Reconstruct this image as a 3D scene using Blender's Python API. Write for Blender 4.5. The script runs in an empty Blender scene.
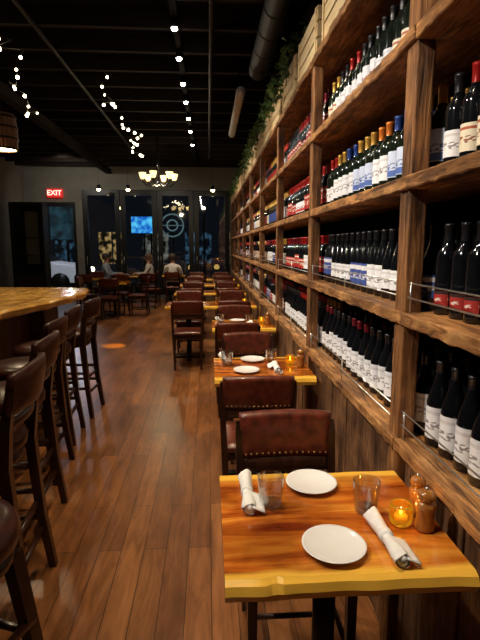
import bpy, bmesh, math, random
from mathutils import Vector, Matrix, Euler
R = random.Random(7)
C = bpy.context.scene.collection
PI = math.pi
bpy.context.scene.view_settings.view_transform = 'Standard'

# ------------------------------------------------------------------ materials
def newmat(name):
    m = bpy.data.materials.new(name); m.use_nodes = True
    nt = m.node_tree; b = nt.nodes['Principled BSDF']
    return m, nt, b
def plain(name, col, rough=0.5, metal=0.0, emis=None, es=0.0, coat=0.0, var=0.08, scale=20.0, spec=0.5):
    m, nt, b = newmat(name)
    b.inputs['Roughness'].default_value = rough
    b.inputs['Metallic'].default_value = metal
    b.inputs['Coat Weight'].default_value = coat
    b.inputs['Specular IOR Level'].default_value = spec
    tc = nt.nodes.new('ShaderNodeTexCoord')
    n = nt.nodes.new('ShaderNodeTexNoise'); n.inputs['Scale'].default_value = scale
    r = nt.nodes.new('ShaderNodeValToRGB')
    r.color_ramp.elements[0].position = 0.3; r.color_ramp.elements[1].position = 0.7
    r.color_ramp.elements[0].color = tuple(c*(1-var*2) for c in col)+(1,)
    r.color_ramp.elements[1].color = tuple(min(1, c*(1+var)) for c in col)+(1,)
    nt.links.new(tc.outputs['Object'], n.inputs['Vector'])
    nt.links.new(n.outputs['Fac'], r.inputs['Fac'])
    nt.links.new(r.outputs['Color'], b.inputs['Base Color'])
    if emis:
        b.inputs['Emission Color'].default_value = tuple(emis)+(1,)
        b.inputs['Emission Strength'].default_value = es
    return m
def emit(name, col, s):
    return plain(name, col, 0.5, emis=col, es=s, var=0.01)
def glow(name, c1, c2, s, scale=2.0, thr=(.4, .65)):
    m, nt, b = newmat(name); N = nt.nodes; L = nt.links
    tc = N.new('ShaderNodeTexCoord'); n = N.new('ShaderNodeTexNoise'); n.inputs['Scale'].default_value = scale
    r = N.new('ShaderNodeValToRGB'); r.color_ramp.elements[0].position = thr[0]; r.color_ramp.elements[1].position = thr[1]
    r.color_ramp.elements[0].color = c1+(1,); r.color_ramp.elements[1].color = c2+(1,)
    L.new(tc.outputs['Object'], n.inputs['Vector']); L.new(n.outputs['Fac'], r.inputs['Fac'])
    L.new(r.outputs['Color'], b.inputs['Emission Color']); b.inputs['Emission Strength'].default_value = s
    b.inputs['Base Color'].default_value = (.02, .02, .02, 1)
    return m
def wood(name, cols, axis=0, rough=0.4, scale=6.0, coat=0.0, stretch=10.0, bump=0.15, sap=None, blotch=0.0, pos=(.3, .72)):
    m, nt, b = newmat(name); N = nt.nodes; L = nt.links
    b.inputs['Roughness'].default_value = rough
    b.inputs['Coat Weight'].default_value = coat
    b.inputs['Coat Roughness'].default_value = 0.12
    tc = N.new('ShaderNodeTexCoord'); mp = N.new('ShaderNodeMapping')
    sc = [scale]*3; sc[axis] = scale/stretch
    mp.inputs['Scale'].default_value = sc
    oi = N.new('ShaderNodeObjectInfo')
    mul = N.new('ShaderNodeMath'); mul.operation = 'MULTIPLY'; mul.inputs[1].default_value = 37.0
    L.new(oi.outputs['Random'], mul.inputs[0])
    add = N.new('ShaderNodeVectorMath'); add.operation = 'ADD'
    L.new(tc.outputs['Object'], mp.inputs['Vector'])
    L.new(mp.outputs['Vector'], add.inputs[0]); L.new(mul.outputs[0], add.inputs[1])
    n = N.new('ShaderNodeTexNoise'); n.inputs['Scale'].default_value = 1.0
    n.inputs['Detail'].default_value = 7; n.inputs['Distortion'].default_value = 1.2; n.inputs['Roughness'].default_value = .62
    L.new(add.outputs[0], n.inputs['Vector'])
    r = N.new('ShaderNodeValToRGB'); e = r.color_ramp.elements
    e[0].position = pos[0]; e[1].position = pos[1]
    e[0].color = cols[0]+(1,); e[1].color = cols[-1]+(1,)
    if len(cols) > 2:
        x = e.new(0.5); x.color = cols[1]+(1,)
    L.new(n.outputs['Fac'], r.inputs['Fac'])
    out = r.outputs['Color']
    if blotch:
        nb = N.new('ShaderNodeTexNoise'); nb.inputs['Scale'].default_value = 5.0; nb.inputs['Detail'].default_value = 4
        ad2 = N.new('ShaderNodeVectorMath'); ad2.operation = 'ADD'
        L.new(tc.outputs['Object'], ad2.inputs[0]); L.new(mul.outputs[0], ad2.inputs[1]); L.new(ad2.outputs[0], nb.inputs['Vector'])
        rb = N.new('ShaderNodeValToRGB'); rb.color_ramp.elements[0].position = .35; rb.color_ramp.elements[1].position = .62
        v = 1-blotch; rb.color_ramp.elements[0].color = (v, v*.92, v*.85, 1); rb.color_ramp.elements[1].color = (1.2, 1.2, 1.2, 1)
        L.new(nb.outputs['Fac'], rb.inputs['Fac'])
        mb = N.new('ShaderNodeMix'); mb.data_type = 'RGBA'; mb.blend_type = 'MULTIPLY'; mb.inputs['Factor'].default_value = 1
        L.new(out, mb.inputs['A']); L.new(rb.outputs['Color'], mb.inputs['B']); out = mb.outputs['Result']
    if sap:
        sepx = N.new('ShaderNodeSeparateXYZ'); L.new(tc.outputs['Object'], sepx.inputs[0])
        ab = N.new('ShaderNodeMath'); ab.operation = 'ABSOLUTE'; L.new(sepx.outputs[sap[3]], ab.inputs[0])
        n2 = N.new('ShaderNodeTexNoise'); n2.inputs['Scale'].default_value = 3.5; n2.inputs['Detail'].default_value = 3
        L.new(tc.outputs['Object'], n2.inputs['Vector'])
        m2 = N.new('ShaderNodeMath'); m2.operation = 'MULTIPLY_ADD'
        L.new(n2.outputs['Fac'], m2.inputs[0]); m2.inputs[1].default_value = 0.07
        L.new(ab.outputs[0], m2.inputs[2])
        mr = N.new('ShaderNodeMapRange'); mr.inputs['From Min'].default_value = sap[1]+0.033
        mr.inputs['From Max'].default_value = sap[1]+0.052
        L.new(m2.outputs[0], mr.inputs['Value'])
        rs = N.new('ShaderNodeValToRGB'); rs.color_ramp.elements[0].position = .3; rs.color_ramp.elements[1].position = .6
        rs.color_ramp.elements[0].color = tuple(c*.75 for c in sap[0])+(1,); rs.color_ramp.elements[1].color = sap[0]+(1,)
        L.new(n.outputs['Fac'], rs.inputs['Fac'])
        mx = N.new('ShaderNodeMix'); mx.data_type = 'RGBA'
        L.new(mr.outputs[0], mx.inputs['Factor']); L.new(out, mx.inputs['A'])
        L.new(rs.outputs['Color'], mx.inputs['B'])
        out = mx.outputs['Result']
    L.new(out, b.inputs['Base Color'])
    if bump:
        bp = N.new('ShaderNodeBump'); bp.inputs['Strength'].default_value = bump; bp.inputs['Distance'].default_value = 0.01
        L.new(n.outputs['Fac'], bp.inputs['Height']); L.new(bp.outputs[0], b.inputs['Normal'])
    return m
def floor_mat():
    m, nt, b = newmat('floor_planks'); N = nt.nodes; L = nt.links
    tc = N.new('ShaderNodeTexCoord'); mp = N.new('ShaderNodeMapping')
    mp.inputs['Rotation'].default_value = (0, 0, PI/2)
    L.new(tc.outputs['Object'], mp.inputs['Vector'])
    br = N.new('ShaderNodeTexBrick'); br.inputs['Scale'].default_value = 1.0
    br.inputs['Brick Width'].default_value = 1.15; br.inputs['Row Height'].default_value = 0.115
    br.inputs['Mortar Size'].default_value = 0.0018; br.offset = 0.37
    br.inputs['Color1'].default_value = (0.37, 0.155, 0.056, 1)
    br.inputs['Color2'].default_value = (0.23, 0.092, 0.033, 1)
    br.inputs['Mortar'].default_value = (0.04, 0.016, 0.008, 1)
    L.new(mp.outputs[0], br.inputs['Vector'])
    mp2 = N.new('ShaderNodeMapping'); mp2.inputs['Scale'].default_value = (16, 2.4, 1)
    L.new(tc.outputs['Object'], mp2.inputs['Vector'])
    n = N.new('ShaderNodeTexNoise'); n.inputs['Scale'].default_value = 1.0; n.inputs['Detail'].default_value = 8
    n.inputs['Distortion'].default_value = 1.2; n.inputs['Roughness'].default_value = .65
    L.new(mp2.outputs[0], n.inputs['Vector'])
    r = N.new('ShaderNodeValToRGB'); r.color_ramp.elements[0].position = 0.3; r.color_ramp.elements[1].position = 0.66
    r.color_ramp.elements[0].color = (0.46, 0.42, 0.38, 1); r.color_ramp.elements[1].color = (1.15, 1.12, 1.05, 1)
    L.new(n.outputs['Fac'], r.inputs['Fac'])
    mx = N.new('ShaderNodeMix'); mx.data_type = 'RGBA'; mx.blend_type = 'MULTIPLY'; mx.inputs['Factor'].default_value = 1
    L.new(br.outputs['Color'], mx.inputs['A']); L.new(r.outputs['Color'], mx.inputs['B'])
    mp3 = N.new('ShaderNodeMapping'); mp3.inputs['Scale'].default_value = (3.2, 1.2, 1)
    L.new(tc.outputs['Object'], mp3.inputs['Vector'])
    n3 = N.new('ShaderNodeTexNoise'); n3.inputs['Scale'].default_value = 1.0; n3.inputs['Detail'].default_value = 5
    L.new(mp3.outputs[0], n3.inputs['Vector'])
    r3 = N.new('ShaderNodeValToRGB'); r3.color_ramp.elements[0].position = .38; r3.color_ramp.elements[1].position = .62
    r3.color_ramp.elements[0].color = (.74, .66, .6, 1); r3.color_ramp.elements[1].color = (1.15, 1.15, 1.15, 1)
    L.new(n3.outputs['Fac'], r3.inputs['Fac'])
    mx3 = N.new('ShaderNodeMix'); mx3.data_type = 'RGBA'; mx3.blend_type = 'MULTIPLY'; mx3.inputs['Factor'].default_value = 1
    L.new(mx.outputs['Result'], mx3.inputs['A']); L.new(r3.outputs['Color'], mx3.inputs['B'])
    L.new(mx3.outputs['Result'], b.inputs['Base Color'])
    rr = N.new('ShaderNodeMapRange'); rr.inputs['To Min'].default_value = 0.22; rr.inputs['To Max'].default_value = 0.42
    L.new(n.outputs['Fac'], rr.inputs['Value']); L.new(rr.outputs[0], b.inputs['Roughness'])
    bp = N.new('ShaderNodeBump'); bp.inputs['Strength'].default_value = 0.17; bp.inputs['Distance'].default_value = 0.004
    ad = N.new('ShaderNodeMath'); ad.operation = 'MULTIPLY_ADD'; ad.inputs[1].default_value = -.5
    L.new(n.outputs['Fac'], ad.inputs[0]); L.new(br.outputs['Fac'], ad.inputs[2])
    L.new(ad.outputs[0], bp.inputs['Height']); bp.invert = True
    L.new(bp.outputs[0], b.inputs['Normal'])
    return m
def glass_mat(name, col=(1, 1, 1), rough=0.0, ior=1.45):
    m, nt, b = newmat(name)
    b.inputs['Base Color'].default_value = col+(1,)
    b.inputs['Transmission Weight'].default_value = 1
    b.inputs['Roughness'].default_value = rough; b.inputs['IOR'].default_value = ior
    return m
def clear_mat(name, tint, base, edge):
    m, nt, b = newmat(name); N = nt.nodes; L = nt.links
    t = N.new('ShaderNodeBsdfTransparent'); g = N.new('ShaderNodeBsdfGlossy'); g.inputs['Roughness'].default_value = 0.03
    t.inputs['Color'].default_value = tint+(1,)
    lw = N.new('ShaderNodeLayerWeight'); lw.inputs['Blend'].default_value = .25
    mr = N.new('ShaderNodeMapRange'); mr.inputs['To Min'].default_value = base; mr.inputs['To Max'].default_value = edge
    L.new(lw.outputs['Facing'], mr.inputs['Value'])
    mx = N.new('ShaderNodeMixShader')
    L.new(mr.outputs[0], mx.inputs[0])
    L.new(t.outputs[0], mx.inputs[1]); L.new(g.outputs[0], mx.inputs[2])
    L.new(mx.outputs[0], N['Material Output'].inputs['Surface'])
    return m
def label_mat(name, base, ink, accent, patch=(.82, .05), thr=.52):
    m, nt, b = newmat(name); N = nt.nodes; L = nt.links
    b.inputs['Roughness'].default_value = 0.5
    tc = N.new('ShaderNodeTexCoord'); mp = N.new('ShaderNodeMapping')
    mp.inputs['Scale'].default_value = (70, 70, 170)
    L.new(tc.outputs['Object'], mp.inputs['Vector'])
    n = N.new('ShaderNodeTexNoise'); n.inputs['Scale'].default_value = 1.0; n.inputs['Detail'].default_value = 0
    L.new(mp.outputs[0], n.inputs['Vector'])
    gt = N.new('ShaderNodeMath'); gt.operation = 'GREATER_THAN'; gt.inputs[1].default_value = thr
    L.new(n.outputs['Fac'], gt.inputs[0])
    sp = N.new('ShaderNodeSeparateXYZ'); L.new(tc.outputs['Generated'], sp.inputs[0])
    def comp(v, w):
        c = N.new('ShaderNodeMath'); c.operation = 'COMPARE'; c.inputs[1].default_value = v; c.inputs[2].default_value = w
        L.new(sp.outputs[2], c.inputs[0]); return c
    mk = comp(.42, .13)
    mu = N.new('ShaderNodeMath'); mu.operation = 'MULTIPLY'; L.new(gt.outputs[0], mu.inputs[0]); L.new(mk.outputs[0], mu.inputs[1])
    mx = N.new('ShaderNodeMix'); mx.data_type = 'RGBA'
    mx.inputs['A'].default_value = base+(1,); mx.inputs['B'].default_value = ink+(1,)
    L.new(mu.outputs[0], mx.inputs['Factor'])
    cmp_ = comp(*patch)
    mx2 = N.new('ShaderNodeMix'); mx2.data_type = 'RGBA'
    L.new(cmp_.outputs[0], mx2.inputs['Factor']); L.new(mx.outputs['Result'], mx2.inputs['A'])
    mx2.inputs['B'].default_value = accent+(1,)
    L.new(mx2.outputs['Result'], b.inputs['Base Color'])
    return m

M = {}
M['floor'] = floor_mat()
M['table'] = wood('table_wood', [(0.22, 0.03, 0.004), (0.56, 0.15, 0.015), (0.78, 0.34, 0.045)], 0, 0.18, 11, 0.7, 7, 0.03,
                  sap=((0.98, 0.55, 0.07), 0.232, 0, 1), blotch=.4, pos=(.34, .68))
M['bartop'] = wood('bar_top_wood', [(0.5, 0.2, 0.04), (0.9, 0.5, 0.12), (0.95, 0.66, 0.22)], 1, 0.22, 6, 0.5, 6, 0.05, blotch=.25)
SW = [(0.07, 0.028, 0.010), (0.36, 0.16, 0.05), (0.64, 0.35, 0.13)]
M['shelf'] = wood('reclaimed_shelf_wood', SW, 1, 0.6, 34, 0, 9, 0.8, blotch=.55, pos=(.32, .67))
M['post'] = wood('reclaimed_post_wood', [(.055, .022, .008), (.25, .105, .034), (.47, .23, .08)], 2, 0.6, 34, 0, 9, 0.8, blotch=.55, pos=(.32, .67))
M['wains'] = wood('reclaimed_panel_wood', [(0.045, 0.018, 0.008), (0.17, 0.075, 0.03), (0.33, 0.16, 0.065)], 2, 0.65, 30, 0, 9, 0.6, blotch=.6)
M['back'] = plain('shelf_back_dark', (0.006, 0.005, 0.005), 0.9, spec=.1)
M['crate'] = wood('crate_pine', [(0.65, 0.46, 0.22), (0.85, 0.64, 0.34), (0.92, 0.74, 0.43)], 1, 0.6, 14, 0, 8, 0.2)
M['dark'] = wood('dark_stained_wood', [(0.014, 0.005, 0.003), (0.03, 0.01, 0.006), (0.055, 0.018, 0.009)], 2, 0.3, 20, 0.2, 8, 0.05)
M['barwood'] = wood('bar_front_wood', [(0.02, 0.009, 0.005), (0.055, 0.024, 0.011), (0.1, 0.045, 0.02)], 2, 0.5, 12, 0, 8, 0.3)
M['leather'] = plain('burgundy_leather', (0.125, 0.024, 0.012), 0.32, var=0.25, scale=25, coat=0.1)
M['leatherd'] = plain('dark_brown_leather', (0.05, 0.014, 0.009), 0.3, var=0.2, scale=30, spec=.5)
M['brass'] = plain('aged_brass', (0.5, 0.32, 0.12), 0.35, 1.0)
M['iron'] = plain('black_iron', (0.012, 0.012, 0.012), 0.4, 0.6)
M['steel'] = plain('brushed_steel_wire', (0.75, 0.75, 0.75), 0.3, .9)
M['ceil'] = plain('black_ceiling', (0.005, 0.004, 0.004), 0.9, spec=.1)
M['joist'] = plain('dark_joist', (0.014, 0.009, 0.007), 0.8, spec=.2)
M['wall'] = plain('olive_grey_wall', (0.2, 0.195, 0.165), 0.8, scale=3)
M['wallr'] = plain('dark_side_wall', (0.03, 0.024, 0.02), 0.8, scale=3)
M['frame'] = plain('black_door_frame', (0.010, 0.010, 0.011), 0.4)
M['pane'] = clear_mat('window_pane', (0.88, 0.9, 0.92), .16, .5)
M['ceramic'] = plain('white_ceramic', (0.9, 0.89, 0.89), 0.18, var=0.01, coat=0.3)
M['linen'] = plain('white_linen', (0.9, 0.89, 0.89), 0.85, var=0.03, scale=60)
M['glass'] = clear_mat('clear_glass', (.94, .95, .96), .12, .95)
M['bottle'] = plain('dark_bottle_glass', (0.005, 0.006, 0.008), 0.1, var=0.1, coat=0.2)
M['bottleg'] = plain('green_bottle_glass', (0.008, 0.013, 0.008), 0.1, var=0.1, coat=0.2)
M['bulb'] = emit('warm_bulb', (1.0, 0.82, 0.5), 12)
M['bulbw'] = emit('white_lamp_lens', (1.0, 0.92, 0.78), 40)
M['shade'] = emit('lit_frosted_shade', (1.0, 0.7, 0.3), 2.3)
M['duct'] = plain('galvanised_duct', (0.6, 0.6, 0.6), 0.5, 0.1)
M['ductd'] = plain('painted_dark_duct', (0.012, 0.011, 0.011), 0.55)
M['leaf'] = plain('ivy_leaf', (0.08, 0.17, 0.045), 0.5, var=0.4, scale=8)
M['skin'] = plain('skin', (0.5, 0.28, 0.2), 0.5, var=0.03)
M['soil'] = plain('asphalt', (0.03, 0.03, 0.035), 0.6)

caps = {
 'black': plain('foil_black', (0.012, 0.012, 0.014), 0.3), 'red': plain('foil_red', (0.45, 0.015, 0.012), 0.3, 0.2),
 'gold': plain('foil_gold', (0.75, 0.42, 0.08), 0.3, 0.4), 'blue': plain('foil_blue', (0.03, 0.07, 0.3), 0.3, 0.2),
 'wine': plain('foil_burgundy', (0.18, 0.01, 0.02), 0.3, 0.2), 'orange': plain('foil_orange', (0.8, 0.22, 0.03), 0.3, 0.2),
 'white': plain('foil_cream', (0.7, 0.65, 0.55), 0.4)}
W_ = (0.88, 0.9, 0.96)
labs = {
 'white': label_mat('label_white', W_, (0.3, 0.28, 0.3), (0.7, 0.7, 0.74)),
 'cream': label_mat('label_cream', (0.85, 0.78, 0.62), (0.3, 0.12, 0.08), (0.45, 0.1, 0.05)),
 'blue': label_mat('label_pale_blue', (0.62, 0.71, 0.92), (0.1, 0.16, 0.4), (0.08, 0.16, 0.5), (.15, .12)),
 'navy': label_mat('label_navy', (0.05, 0.09, 0.34), (0.7, 0.7, 0.75), (0.85, 0.85, 0.9), (.8, .1)),
 'redsq': label_mat('label_small_red_square', (0.4, 0.03, 0.025), (0.75, 0.6, 0.55), (0.03, 0.02, 0.02), (0.9, 0.09), .6),
 'redwhite': label_mat('label_white_with_red_patch', W_, (0.3, 0.1, 0.1), (0.6, 0.03, 0.02), (0.2, 0.12)),
 'red': label_mat('label_red', (0.42, 0.015, 0.015), (0.85, 0.75, 0.55), (0.85, 0.8, 0.7))}

# ------------------------------------------------------------------ mesh helper
class G:
    def __init__(s): s.v = []; s.f = []; s.m = []; s.sm = []
    def add(s, vs, fs, mat=0, smooth=False):
        o = len(s.v); s.v += [tuple(v) for v in vs]
        for f in fs: s.f.append([i+o for i in f]); s.m.append(mat); s.sm.append(smooth)
    def box(s, x0, x1, y0, y1, z0, z1, mat=0, rot=None, piv=None):
        vs = [Vector(p) for p in [(x0,y0,z0),(x1,y0,z0),(x1,y1,z0),(x0,y1,z0),(x0,y0,z1),(x1,y0,z1),(x1,y1,z1),(x0,y1,z1)]]
        if rot:
            mt = Euler(rot).to_matrix(); p = Vector(piv) if piv else Vector(((x0+x1)/2,(y0+y1)/2,(z0+z1)/2))
            vs = [mt @ (v-p)+p for v in vs]
        s.add(vs, [(0,3,2,1),(4,5,6,7),(0,1,5,4),(1,2,6,5),(2,3,7,6),(3,0,4,7)], mat)
    def lathe(s, prof, seg=16, c=(0,0,0), mat=0, smooth=True, a0=0, a1=2*PI):
        full = abs(a1-a0-2*PI) < 1e-4; n = seg if full else seg+1
        vs = []; fs = []
        for r, z in prof:
            for i in range(n):
                a = a0+(a1-a0)*i/seg
                vs.append((c[0]+max(r,1e-5)*math.cos(a), c[1]+max(r,1e-5)*math.sin(a), c[2]+z))
        for j in range(len(prof)-1):
            for i in range(seg):
                k = (i+1) % n if full else i+1
                fs.append((j*n+i, j*n+k, (j+1)*n+k, (j+1)*n+i))
        s.add(vs, fs, mat, smooth)
    def tube(s, pts, r, seg=8, mat=0, cap=True, smooth=True, flat=1.0):
        pts = [Vector(p) for p in pts]; n = len(pts)
        rr = r if isinstance(r, (list, tuple)) else [r]*n
        vs = []; fs = []; up = None
        for i, p in enumerate(pts):
            d = (pts[min(i+1,n-1)]-pts[max(i-1,0)]).normalized()
            if up is None:
                up = Vector((0,0,1)) if abs(d.z) < 0.9 else Vector((1,0,0))
            a = d.cross(up).normalized(); b = a.cross(d).normalized(); up = b
            for k in range(seg):
                t = 2*PI*(k+0.5)/seg
                vs.append(p+a*math.cos(t)*rr[i]+b*math.sin(t)*rr[i]*flat)
        for i in range(n-1):
            for k in range(seg):
                q = (k+1) % seg
                fs.append((i*seg+k, i*seg+q, (i+1)*seg+q, (i+1)*seg+k))
        if cap:
            fs.append(tuple(range(seg))[::-1]); fs.append(tuple((n-1)*seg+k for k in range(seg)))
        s.add(vs, fs, mat, smooth)
    def pillow(s, fn, nu=10, nv=8, thick=0.04, edge=0.35, mat=0):
        vs = []; fs = []
        def T(u, v): return thick/2*(edge+(1-edge)*((1-abs(u)**5)*(1-abs(v)**5))**0.5)
        for sd in (1, -1):
            for j in range(nv+1):
                for i in range(nu+1):
                    u = -1+2*i/nu; v = -1+2*j/nv
                    vs.append(fn(u, v, sd*T(u, v)))
        A = (nu+1)*(nv+1); W = nu+1
        for j in range(nv):
            for i in range(nu):
                a = j*W+i
                fs.append((a, a+1, a+1+W, a+W)); fs.append((A+a, A+a+W, A+a+1+W, A+a+1))
        for i in range(nu):
            fs.append((i+1, i, A+i, A+i+1)); t = nv*W+i; fs.append((t, t+1, A+t+1, A+t))
        for j in range(nv):
            a = j*W; fs.append((a, a+W, A+a+W, A+a)); t = j*W+nu; fs.append((t+W, t, A+t, A+t+W))
        s.add(vs, fs, mat, True)
    def sphere(s, c, r, mat=0, seg=10, rings=6, sz=1.0):
        prof = [(r*math.sin(PI*i/rings), -r*sz*math.cos(PI*i/rings)) for i in range(rings+1)]
        s.lathe(prof, seg, c, mat)
    def mesh(s, name, mats):
        me = bpy.data.meshes.new(name); me.from_pydata(s.v, [], s.f)
        for m in mats: me.materials.append(m)
        for i, p in enumerate(me.polygons): p.material_index = s.m[i]; p.use_smooth = s.sm[i]
        me.update()
        bm = bmesh.new(); bm.from_mesh(me); bmesh.ops.remove_doubles(bm, verts=bm.verts, dist=1e-5)
        bmesh.ops.recalc_face_normals(bm, faces=bm.faces); bm.to_mesh(me); bm.free()
        return me
    def obj(s, name, mats, parent=None, loc=(0,0,0), rot=(0,0,0), bevel=0, label=None, cat=None, kind=None, group=None):
        if not isinstance(mats, (list, tuple)): mats = [mats]
        o = bpy.data.objects.new(name, s.mesh(name, mats)); C.objects.link(o)
        o.location = loc; o.rotation_euler = rot
        if parent: o.parent = parent
        if bevel:
            b = o.modifiers.new('bevel', 'BEVEL'); b.width = bevel; b.segments = 2; b.limit_method = 'ANGLE'
        tag(o, label, cat, kind, group)
        return o
def tag(o, label=None, cat=None, kind=None, group=None):
    if label: o['label'] = label
    if cat: o['category'] = cat
    if kind: o['kind'] = kind
    if group: o['group'] = group
def empty(name, loc=(0,0,0), rz=0, **k):
    o = bpy.data.objects.new(name, None); C.objects.link(o); o.location = loc; o.rotation_euler = (0,0,rz)
    o.empty_display_size = 0.1; tag(o, **k); return o
def dup(root, loc, rz=None, label=None, group=None):
    def cp(o, par):
        n = o.copy(); C.objects.link(n)
        if par: n.parent = par; n.matrix_parent_inverse = o.matrix_parent_inverse
        for ch in kids.get(o.name, []): cp(ch, n)
        return n
    kids = {}
    def walk(o):
        kids[o.name] = list(o.children)
        for c in o.children: walk(c)
    walk(root)
    n = cp(root, None); n.location = loc
    if rz is not None: n.rotation_euler = (0, 0, rz)
    if label: n['label'] = label
    if group: n['group'] = group
    return n

# ------------------------------------------------------------------ room
XL, XR, YN, YF, ZC = -5.25, 1.03, -1.2, 14.5, 3.9
def struct(name, boxes, mat, bevel=0):
    g = G()
    for b in boxes: g.box(*b)
    return g.obj(name, mat, kind='structure', bevel=bevel)
struct('floor', [(XL-.1, XR+.1, YN, YF+.1, -0.1, 0)], M['floor'])
struct('ceiling', [(XL-.1, XR+.1, YN, YF+.1, ZC, ZC+.1)], M['ceil'])
struct('wall_right', [(XR, XR+.1, YN, YF+.1, 0, ZC)], M['wallr'])
struct('wall_left', [(XL-.1, XL, YN, YF+.1, 0, ZC)], M['wall'])
struct('wall_near', [(XL-.1, XR+.1, YN-.1, YN, 0, ZC)], M['wallr'])
DX0, DX1, WX0, WX1 = -4.9, -3.82, -3.62, 0.66
struct('wall_far', [(XL, DX0, YF, YF+.12, 0, ZC), (DX0, DX1, YF, YF+.12, 2.8, ZC), (DX1, WX0, YF, YF+.12, 0, ZC),
                    (WX0, WX1, YF, YF+.12, 3.16, ZC), (WX1, XR, YF, YF+.12, 0, ZC), (WX0, WX1, YF, YF+.12, 0, 0.1)], M['wall'])
struct('baseboard_left', [(XL, XL+.02, YN, YF, 0, 0.12)], M['frame'])
k = 1
y = 1.0
while y < 14.2:
    struct('trim_%d' % k, [(XL, XR, y-.03, y+.03, ZC-.16, ZC)], M['joist']); k += 1; y += 0.62
struct('trim_%d' % k, [(-2.9, -2.75, YN, YF, ZC-.3, ZC-.16)], M['joist']); k += 1
struct('trim_%d' % k, [(-0.33, -0.27, 1.0, 13.5, ZC-.2, ZC-.165)], M['ceil']); k += 1
for x in (.05, -1.7):
    g = G(); g.tube([(x, 1.0, ZC-.185), (x, 12.5, ZC-.185)], .022, 8)
    g.obj('trim_%d' % k, M['ductd'], kind='structure'); k += 1
pw = (WX1-WX0)/4
for i in range(4):
    x0 = WX0+pw*i+.01; x1 = WX0+pw*(i+1)-.01
    g = G(); t = 0.14
    g.box(x0, x0+t, YF+.0, YF+.08, .1, 3.15); g.box(x1-t, x1, YF, YF+.08, .1, 3.15)
    g.box(x0+t, x1-t, YF, YF+.08, .1, .36); g.box(x0+t, x1-t, YF, YF+.08, 3.0, 3.15)
    w = g.obj('window_%d' % (i+1), M['frame'], kind='structure')
    g = G(); g.box(x0+t, x1-t, YF+.035, YF+.045, .36, 3.0); g.obj('glass_pane', M['pane'], parent=w)
    g = G(); g.tube([(x0+t/2, YF-.03, 1.0), (x0+t/2, YF-.03, 1.25)], .01); g.obj('handle', M['steel'], parent=w)
g = G(); t = .08
g.box(DX0, DX0+t, YF, YF+.08, 0, 2.8); g.box(DX1-t, DX1, YF, YF+.08, 0, 2.8)
g.box(DX0+t, DX1-t, YF, YF+.08, 0, .2); g.box(DX0+t, DX1-t, YF, YF+.08, 2.68, 2.8)
d = g.obj('door_1', M['frame'], kind='structure')
g = G(); g.box(DX0+t, DX1-t, YF+.035, YF+.045, .2, 2.68); g.obj('glass_pane', M['pane'], parent=d)
g = G(); g.tube([(DX0+.16, YF-.05, .9), (DX0+.16, YF-.05, 1.3)], .012); g.tube([(DX0+.16, YF-.05, .95), (DX0+.16, YF+.01, .95)], .008)
g.tube([(DX0+.16, YF-.05, 1.25), (DX0+.16, YF+.01, 1.25)], .008); g.obj('handle', M['steel'], parent=d)

# ------------------------------------------------------------------ shelving
POSTS = [0.05+1.545*i for i in range(10)]
LEV = [0.87, 1.325, 1.78, 2.24, 2.70]
SX0, SX1 = 0.67, 1.0
def rough_board(g, x0, x1, L, z0, z1):
    n = 40; vs = []; fs = []
    for i in range(n+1):
        y = .001+(L-.003)*i/n
        a = R.uniform(-.0055, .003); b_ = R.uniform(-.004, .002)
        vs += [(x0+a+.003, y, z1), (x0+a, y, z1-.004), (x0+a+R.uniform(-.001, .001), y, z0+.004+b_), (x0+a+.004, y, z0+b_), (x1, y, z0), (x1, y, z1)]
    for i in range(n):
        for j in range(6):
            q = (j+1) % 6; fs.append((i*6+j, (i+1)*6+j, (i+1)*6+q, i*6+q))
    fs.append(tuple(range(6))); fs.append(tuple(n*6+j for j in range(6))[::-1])
    g.add(vs, fs)
for i in range(9):
    y0 = POSTS[i]; y1 = min(POSTS[i+1], YF-.01)
    root = empty('wine_shelf', (SX0, y0, 0), label='rough reclaimed wood wine shelving bay, square posts, panelled base',
                 cat='shelf', group='wine shelving bays along the wall')
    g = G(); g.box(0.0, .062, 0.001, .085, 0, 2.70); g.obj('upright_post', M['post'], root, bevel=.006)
    if i == 8:
        g = G(); g.box(0.0, .062, y1-y0-.085, y1-y0-.001, 0, 2.70); g.obj('upright_post', M['post'], root, bevel=.006)
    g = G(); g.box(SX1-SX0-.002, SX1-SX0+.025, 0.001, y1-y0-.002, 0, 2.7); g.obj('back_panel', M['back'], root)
    for j, z in enumerate(LEV):
        g = G()
        rough_board(g, -.012, SX1-SX0-.004, y1-y0, z-.042, z)
        g.obj('shelf_board', M['shelf'], root)
    g = G(); yy = .09
    while yy < y1-y0-.02:
        w = R.uniform(.1, .17); e = min(yy+w-.004, y1-y0-.002)
        g.box(.022+R.uniform(0, .012), .06, yy, e, .0, LEV[0]-.047); yy += w
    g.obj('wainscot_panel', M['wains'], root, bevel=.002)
    if i < 7:
        for z in (LEV[0], LEV[1]):
            L = y1-y0
            g = G()
            for zz in (.05, .10):
                g.tube([(.012, .088, z+zz), (.012, L-.002, z+zz)], .0028, 6)
            for yy in (.10, L*.5, L-.02):
                g.tube([(.012, yy, z-.002), (.012, yy, z+.104)], .0032, 6)
            g.obj('guard_rail', M['steel'], root)

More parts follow.
